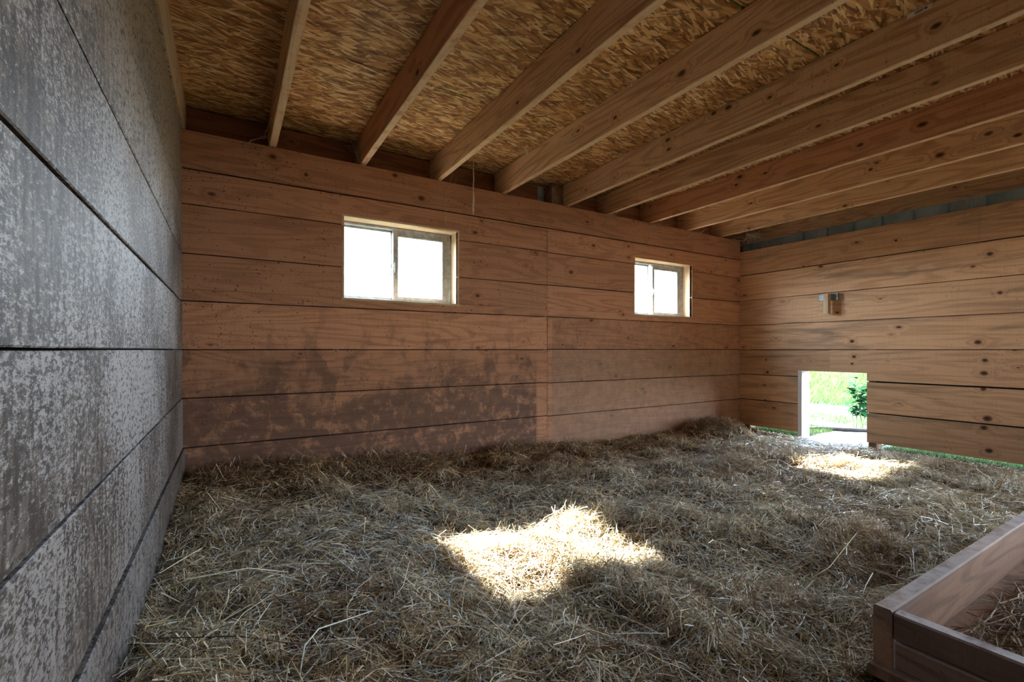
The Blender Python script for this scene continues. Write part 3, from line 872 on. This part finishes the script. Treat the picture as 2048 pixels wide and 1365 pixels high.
def hay(n, lmin, lmax, wmin, wmax, lift0, lift1, psd, crl):
    x, y = scatter(n)
    flow = vnoise(x, y, 2.2, 31) * 7.0
    yaw = np.where(rng.random(n) < .45, flow + rng.normal(0, .7, n), rng.uniform(0, 6.28, n))
    lump = np.clip((vnoise(x, y, 4.2, 2) - .5) * 2, 0, 1)
    pitch = rng.normal(0, psd, n) * (1 + 1.4 * lump) * np.where(rng.random(n) < .15, 2.2, 1.0)
    L = rng.uniform(lmin, lmax, n) ** 1.0
    dep = np.maximum(x * math.sin(A0) + y * math.cos(A0), .6)
    W = rng.uniform(wmin, wmax, n) * np.clip(.8 + .16 * dep, .9, 1.35)
    gx = (hay_h(x + .03 * np.cos(yaw), y + .03 * np.sin(yaw)) - hay_h(x - .03 * np.cos(yaw), y - .03 * np.sin(yaw))) / .06
    pitch = pitch + np.arctan(gx)
    # keep ends inside the walls
    half = L * .5
    x = np.clip(x, XL + .012 + half * np.abs(np.cos(yaw)), None)
    y = np.clip(y, None, YB - .012 - half * np.abs(np.sin(yaw)))
    x = np.clip(x, None, XR + .02 - half * np.abs(np.cos(yaw)) * .8)
    intray = (y < .53 + half * np.abs(np.sin(yaw))) & (y > .25) & (x > 1.32 - half * np.abs(np.cos(yaw)))
    y = np.where(intray, .53 + half * np.abs(np.sin(yaw)), y)
    z = hay_h(x, y) + rng.uniform(lift0, lift1, n)
    inl = (y <= .53) & (x > 1.31 - half * np.abs(np.cos(yaw))) & (x < 1.42)
    x = np.where(inl, 1.31 - half * np.abs(np.cos(yaw)), x)
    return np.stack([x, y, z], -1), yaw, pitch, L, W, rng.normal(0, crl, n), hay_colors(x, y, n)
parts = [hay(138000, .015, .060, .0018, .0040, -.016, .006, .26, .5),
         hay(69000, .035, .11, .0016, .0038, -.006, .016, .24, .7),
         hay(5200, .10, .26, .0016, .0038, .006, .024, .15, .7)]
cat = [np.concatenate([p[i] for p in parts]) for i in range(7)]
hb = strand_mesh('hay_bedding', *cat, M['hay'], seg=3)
tag(hb, 'thick loose hay bedding spread over the whole stall floor', 'hay', kind='stuff')

# a handful of tufts that stand proud of the bed
def tuft(cx, cy, r, n, label, brown, rz=1.0, L=(.05, .14), zoff=0.0):
    a = rng.uniform(0, 2 * math.pi, n); rr = r * np.sqrt(rng.random(n))
    x = np.minimum(cx + np.cos(a) * rr, XR - .06); y = np.minimum(cy + np.sin(a) * rr * rz, YB - .07)
    yaw = a + rng.normal(1.2, .7, n)
    pitch = rng.normal(.0, .45, n)
    LL = rng.uniform(*L, n)
    z = hay_h(x, y) + .012 + rng.random(n) * .035 * (1 - rr / r) + zoff
    z = np.maximum(z, hay_h(x, y) + np.abs(np.sin(pitch)) * LL * .3)
    W = rng.uniform(.0013, .0028, n) * (1.15 if cy > 2 else 1.0)
    c = PAL[np.where(rng.random(n) < brown, rng.integers(4, 6, n), rng.integers(0, 4, n))] * rng.uniform(.7, 1.15, (n, 1))
    y = np.minimum(y, YB - .012 - LL * .5 * np.abs(np.sin(yaw)))
    o = strand_mesh('hay_tuft', np.stack([x, y, z], -1), yaw, pitch, LL, W, rng.normal(0, .9, n), c, M['hay'], seg=3)
    tag(o, label, 'hay tuft', 'raised tufts of hay', 'stuff')
    return o
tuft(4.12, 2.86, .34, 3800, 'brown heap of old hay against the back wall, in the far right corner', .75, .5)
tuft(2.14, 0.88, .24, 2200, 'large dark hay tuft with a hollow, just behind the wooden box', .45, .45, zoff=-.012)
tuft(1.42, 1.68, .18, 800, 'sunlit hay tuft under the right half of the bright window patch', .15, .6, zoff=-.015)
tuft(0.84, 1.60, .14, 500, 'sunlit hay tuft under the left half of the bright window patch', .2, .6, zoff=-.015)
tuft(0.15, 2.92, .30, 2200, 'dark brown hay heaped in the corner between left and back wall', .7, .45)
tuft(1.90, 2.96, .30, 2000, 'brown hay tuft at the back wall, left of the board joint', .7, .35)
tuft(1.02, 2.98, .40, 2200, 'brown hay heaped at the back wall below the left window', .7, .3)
tuft(2.90, 1.90, .20, 1200, 'small hay lump in the middle of the floor below the right window', .4, .6)
tuft(1.72, 2.28, .18, 1000, 'small brown hay lump on the floor between sunlit patch and back wall', .5, .6)
tuft(1.48, 0.86, .16, 900, 'low hay lump left of the dark hollow by the wooden box', .45, .6)

# hay lying inside the tray
n = 1700
x = rng.uniform(1.52, 2.9, n); y = rng.uniform(-.6, .40, n)
x = np.where(rng.random(n) < .6, np.clip(rng.normal(2.0, .30, n), 1.55, 2.85), x); y = np.where(rng.random(n) < .6, .42 - np.abs(rng.normal(0, .10, n)), y)
yaw = np.where(rng.random(n) < .6, rng.normal(.1, .4, n), rng.uniform(0, 3.1, n))
L = rng.uniform(.05, .22, n)
y = np.minimum(y, .465 - .5 * L * np.abs(np.sin(yaw)))
x = np.maximum(x, 1.385 + .5 * L * np.abs(np.cos(yaw)))
o = strand_mesh('loose_straw', np.stack([x, y, .066 + .028 * rng.random(n) * bumpf(x, y, 2.0, .42, .6, .2) + .003], -1), yaw, rng.normal(0, .06, n), L, rng.uniform(.0018, .0038, n), rng.normal(0, .4, n), np.array([[.42, .28, .13], [.34, .22, .10], [.24, .14, .07], [.14, .08, .04], [.50, .38, .22]])[rng.integers(0, 5, n)] * rng.uniform(.5, 1.0, (n, 1)), M['straw'])
tag(o, 'loose stalks of straw lying on the floor of the wooden box', 'straw', kind='stuff')

# long single stalks in the left foreground
def stalk(pts, r, col, label):
    mb = MB(); mb.tube(pts, r, 5)
    o = mb.build('hay_stalk', simple('single_stalk', col, 0.5, 0.5, 0, 40, .2), origin=pts[0], smooth=True)
    tag(o, label, 'stalk', 'long single stalks lying on the hay')
def onf(x, y, dz): return (x, y, float(hay_h(np.array([x]), np.array([y]))[0]) + dz)
stalk([onf(-.12, 1.62, .03), onf(-.16, 1.58, .085), onf(-.10, 1.58, .10), onf(.05, 1.60, .07), onf(.16, 1.64, .03)], [.0012, .002, .0022, .002, .001], (.72, .68, .50), 'pale bent stalk reaching against the left wall')
stalk([onf(-.13, 1.26, .01), onf(-.17, 1.32, .06), onf(-.165, 1.36, .085), onf(-.13, 1.36, .075), onf(-.08, 1.30, .01)], [.0025, .0028, .0025, .0028, .003], (.42, .33, .14), 'looped brown stalk standing at the left wall in the foreground')
stalk([onf(-.14, 1.33, .05), onf(.02, 1.27, .03), onf(.20, 1.16, .02)], [.0012, .0015, .001], (.10, .06, .04), 'thin dark stalk slanting over the hay in the left foreground')
stalk([onf(.13, 1.10, .02), onf(.15, 1.18, .035), onf(.19, 1.24, .04), onf(.33, 1.27, .025)], [.0018, .002, .002, .001], (.74, .74, .62), 'pale kinked stalk on the hay in the left foreground')
stalk([onf(.62, .98, .02), onf(.60, 1.12, .04), onf(.58, 1.20, .03)], [.0018, .0018, .001], (.72, .68, .50), 'pale straight stalk pointing away from the camera, bottom centre')
stalk([onf(1.95, .84, .05), onf(1.97, .86, .12), onf(1.99, .90, .15)], [.002, .002, .001], (.60, .50, .28), 'upright stalk in the dark hollow behind the wooden box')
stalk([onf(1.55, .80, .05), onf(1.80, .82, .06), onf(2.10, .86, .06)], [.0013, .0015, .001], (.50, .38, .16), 'long golden stalk lying across the dark hollow')
stalk([onf(3.30, 1.10, .02), onf(3.45, 1.18, .10), onf(3.55, 1.25, .16)], [.0015, .0015, .001], (.62, .56, .42), 'thin stalk sticking up on the right, before the second sunlit patch')

# ------------------------------------------------------------------ strings, webs, tag, fluff
def drape(p, q, sag, n=10, wob=.006):
    p, q = Vector(p), Vector(q)
    out = []
    for i in range(n + 1):
        t = i / n
        v = p.lerp(q, t); v.z -= sag * 4 * t * (1 - t)
        if 0 < i < n: v += Vector([random.uniform(-wob, wob) for _ in range(3)])
        out.append(v)
    return out
def web(name, label, strs, mat, catg='cobweb', grp=None):
    mb = MB()
    for pts, r in strs: mb.tube(pts, r * 1.5, 4)
    o = mb.build(name, M[mat], origin=strs[0][0][0], smooth=True)
    tag(o, label, catg, grp)
mb = MB()
pts = [(1.512, 3.03, 2.19 - i * .0355 + 0) for i in range(12)]
mb.tube([Vector(p) + Vector((random.uniform(-.002, .002), 0, 0)) for p in pts], [.003, .003, .004, .005, .0045, .004, .0045, .006, .0075, .008, .007, .004], 6)
o = mb.build('hanging_string', M['string'], origin=(1.512, 3.03, 2.19), smooth=True)
tag(o, 'frayed pale string hanging from the ceiling in front of the top board', 'string')
web('cobweb', 'thin cobweb threads dangling right of the left window top corner', [
    (drape((1.36, 3.06, 2.08), (1.30, 3.07, 1.86), 0, 8), .0012), (drape((1.30, 3.07, 1.86), (1.32, 3.08, 1.70), .0, 8, .008), .0014),
    (drape((1.20, 3.08, 1.90), (1.31, 3.07, 1.87), .01, 8), .0012), (drape((1.40, 3.06, 2.05), (1.33, 3.07, 1.88), -.02, 8), .0012)], 'web', grp='cobwebs')
web('cobweb', 'dusty cobweb at the end of the second joist, above the round knot', [
    (drape((.21, 3.06, 2.15), (.165, 3.06, 2.06), .0, 8, .008), .0022), (drape((.165, 3.06, 2.06), (.075, 3.09, 2.0), .0, 8, .006), .0018),
    (drape((.20, 3.07, 2.08), (.17, 3.07, 2.05), .0, 5, .008), .003), (drape((.075, 3.09, 2.0), (.085, 3.09, 1.93), 0, 6), .001)], 'web', grp='cobwebs')
st = []
for i in range(16):
    st.append((drape((.66 + random.uniform(-.03, .06), 3.14 + random.uniform(-.03, .02), 2.18 + random.uniform(-.05, .03)), (.735 + random.uniform(-.04, .03), 3.085, 2.02 + random.uniform(-.01, .05)), random.uniform(-.02, .04), 8, .008), .0009))
web('cobweb', 'wispy cobweb at the end of the third joist', st, 'web', grp='cobwebs')
st = []
for i in range(34):
    a = (random.uniform(4.45, 4.72), random.uniform(2.75, 3.08), random.uniform(1.99, 2.05))
    b = (random.uniform(4.70, 4.86), random.uniform(2.70, 3.05), random.uniform(1.95, 2.06))
    st.append((drape(a, b, random.uniform(-.01, .05), 8, .008), random.choice([.0008, .0012, .002])))
for i in range(6):
    a = (random.uniform(4.74, 4.82), random.uniform(2.7, 2.9), random.uniform(1.97, 2.0))
    st.append((drape(a, (a[0] + .01, a[1] - random.uniform(0, .1), a[2] - random.uniform(.08, .26)), 0, 8, .006), .0009))
web('cobweb', 'thick tangle of cobweb in the upper far right corner', st, 'web', grp='cobwebs')
st = []
for i in range(14):
    y = 1.22 + random.uniform(-.05, .05)
    st.append((drape((4.82, y, 2.05 - random.random() * .05), (4.82, y + random.uniform(-.03, .10), 1.70 + random.uniform(-.05, .12)), 0, 9, .008), .0007))
web('cobweb', 'faint veil of cobweb hanging over the blue-grey strip on the right wall', st, 'web', grp='cobwebs')
for (x, y, lab) in ((3.42, 3.05, 'short cobweb threads under the end of the eighth joist'), (4.02, 3.05, 'short cobweb threads under the end of the ninth joist'), (2.86, 3.05, 'short cobweb threads under the end of the seventh joist')):
    st = []
    for i in range(6):
        st.append((drape((x + random.uniform(0, .10), y - .05, 2.03), (x - random.uniform(0, .10), y + .035, 1.99 - random.uniform(0, .10)), .01, 6, .005), .0009))
    web('cobweb', lab, st, 'web', grp='cobwebs')

e = empty('paper_tag', (2.414, .765, 2.20), 'small white paper tag with dark print, stapled to the sixth joist', 'tag')
mb = MB(); mb.box((2.4145, .725, 2.197), (2.4165, .806, 2.2175), axis=1); mb.build('paper', M['tag'], e)
mb = MB()
for i in range(14):
    mb.box((2.4138, .752 + i * .0021, 2.201), (2.4146, .7532 + i * .0021, 2.213), axis=2)
mb.box((2.4138, .740, 2.2025), (2.4146, .749, 2.2125), axis=1)
o = mb.build('print', M['ink'], e); o['label'] = 'blurred dark print'

def fluff(c, r, label):
    st = MB()
    for i in range(60):
        d = Vector([random.gauss(0, 1) for _ in range(3)]).normalized(); k = Vector([random.gauss(0, 1) for _ in range(3)]).normalized()
        c0 = Vector(c) - d * r * random.random()
        st.tube([c0, c0 + d * r * .9 + k * r * .3, c0 + d * r * 1.1 + k * r * .9], [.0006, .0009, .0004], 3)
    o = st.build('fluff', M['fluff'], origin=c); tag(o, label, 'fluff', 'white bits stuck under the ceiling')
fluff((1.80, 1.76, 2.205), .008, 'bit of white fluff above the upper edge of the fifth joist')
fluff((1.795, 2.75, 2.205), .008, 'bit of white fluff near the far end of the fifth joist')
fluff((2.40, 2.86, 2.205), .006, 'bit of white fluff near the far end of the sixth joist')

# ------------------------------------------------------------------ outdoors
def out_h(x, y):
    return -0.075 + 0.02 * (vnoise(x, y, 2.0, 5) - .5) * sst(x, 5.2, 6) + 0.0 * x
grid('outdoor_ground', np.concatenate([np.linspace(-40, 4.9, 30), np.linspace(4.95, 9, 60), np.linspace(9.5, 60, 60)]), np.concatenate([np.linspace(-40, 0, 25), np.linspace(.1, 8, 60), np.linspace(8.5, 60, 60)]),
     lambda x, y: np.where((x > XL - .3) & (x < XR + .1) & (y > YF - .2) & (y < YB + .2), -.16, out_h(x, y)), M['outside'], 'structure')
o = grid('hatch_threshold', np.linspace(4.60, 5.35, 40), np.linspace(1.92, 2.44, 40), lambda x, y: -0.052 + .006 * vnoise(x, y, 30, 9) - .03 * sst(x, 5.0, 5.4), M['sheet_ground'])
o.name = 'trim_4'; o['kind'] = 'structure'

def blades(n, x, y, z, lmin, lmax, w, col, name, label, catg, grp=None, kind='stuff'):
    yaw = rng.uniform(0, 6.28, n); pitch = rng.uniform(.6, 1.45, n)
    L = rng.uniform(lmin, lmax, n)
    z = z + L * .45 * np.sin(pitch)
    c = np.array(col)[rng.integers(0, len(col), n)] * rng.uniform(.7, 1.25, (n, 1))
    o = strand_mesh(name, np.stack([x, y, z], -1), yaw, pitch, L, np.full(n, w), rng.normal(0, .8, n), c, M['grass'], taper=.85)
    tag(o, label, catg, grp, kind)
GC = [(.022, .050, .007), (.032, .060, .012), (.012, .032, .005), (.045, .058, .022)]
# strip outside the right wall, seen under the boards
n = 16000
x = rng.uniform(4.97, 5.7, n); y = rng.uniform(-.3, 1.84, n)
blades(n, x, y, -.08, .02, .06, .005, GC, 'grass_strip', 'bright green grass seen through the slot under the right wall, right of the hatch', 'grass')
n = 7000
x = rng.uniform(4.97, 5.8, n); y = rng.uniform(2.52, 3.5, n)
blades(n, x, y, -.08, .03, .07, .006, GC, 'grass_strip', 'bright green grass seen through the slot under the right wall, left of the hatch', 'grass')
def far(n, d0, d1, l0, l1, w, l, name='grass_patch'):
    """grass beyond the hatch, between two distances from it"""
    dd = rng.uniform(d0, d1, n); s = rng.uniform(-.9, .9, n)
    x = 4.95 + dd * .90 + s * .35; y = 2.2 + dd * .42 - s * 1.0 * (1 + dd * .12)
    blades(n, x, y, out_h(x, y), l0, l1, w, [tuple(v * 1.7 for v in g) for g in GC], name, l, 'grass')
far(3200, 1.5, 2.4, .03, .09, .006, 'low grass just beyond the log outside the hatch')
far(9000, 3.6, 7.0, .06, .22, .010, 'taller grass in the sun beyond the trodden ground outside the hatch')
far(9000, 7.0, 16.0, .10, .30, .022, 'distant sunlit meadow grass outside the hatch', 'meadow_grass')
mb = MB()
lp = [Vector((5.50, 2.78, -.055)), Vector((5.62, 2.62, -.05)), Vector((5.76, 2.44, -.052)), Vector((5.92, 2.24, -.05)), Vector((6.10, 2.02, -.055))]
mb.tube(lp, [.016, .022, .026, .024, .02], 9)
o = mb.build('fallen_branch', M['log'], origin=lp[0], smooth=True)
tag(o, 'bleached branch lying on bare ground outside the hatch', 'branch')

o = grid('trodden_path', np.linspace(0, 4.2, 60), np.linspace(-1, 1, 20), lambda x, y: x * 0, M['path'])
me = o.data
for v in me.vertices:
    d, sd = v.co.x, v.co.y * (.32 + .08 * v.co.x)
    X = 5.0 + d * .90 + sd * .42; Y = 2.19 + d * .44 - sd * .90
    v.co = (X, Y, float(out_h(np.array([X]), np.array([Y]))[0]) + .004 + .006 * random.random())
o.name = 'trim_5'; o['kind'] = 'structure'
# weed with large lobed leaves at the right of the hatch
e = empty('leafy_weed', (6.02, 2.50, -.07), 'leafy green weed with large lobed leaves outside the hatch on the right', 'plant')
mbs = MB(); mbl = MB()
def leaf(c, d, up, s):
    c, d = Vector(c), Vector(d).normalized(); sdv = d.cross(Vector(up)).normalized(); nn = sdv.cross(d)
    pr = [(0, 0), (.12, .22), (.30, .16), (.34, .40), (.52, .26), (.66, .30), (.80, .12), (1.0, 0)]
    L = [c + d * a * s + sdv * b * s - nn * (a * a * .35) * s + nn * b * .25 * s for a, b in pr]
    Rr = [c + d * a * s - sdv * b * s - nn * (a * a * .35) * s + nn * b * .25 * s for a, b in pr]
    for i in range(len(pr) - 1):
        if i == 0: mbl.poly([L[0], L[1], Rr[1]])
        elif i == len(pr) - 2: mbl.poly([L[i], L[i + 1], Rr[i]])
        else: mbl.poly([L[i], L[i + 1], Rr[i + 1], Rr[i]])
for k in range(9):
    bx, by = 6.05 + random.uniform(-.08, .14), 2.46 + random.uniform(-.14, .06)
    tx, ty, tz = bx + random.uniform(-.12, .12), by + random.uniform(-.05, .12), random.uniform(.26, .56)
    pts = drape((bx, by, -.07), (tx, ty, tz), -.02, 8, .006)
    mbs.tube(pts, [.005] * 4 + [.0035] * 3 + [.002] * 2, 5)
    for i in range(3, 9):
        for q in range(2):
            d = Vector((random.uniform(-1, 1), random.uniform(-1, 1), random.uniform(-.2, .5)))
            leaf(pts[i], d, (0, 0, 1), random.uniform(.09, .15))
mbs.build('stems', M['stem'], e, smooth=True)
mbl.build('leaves', M['leaf'], e)
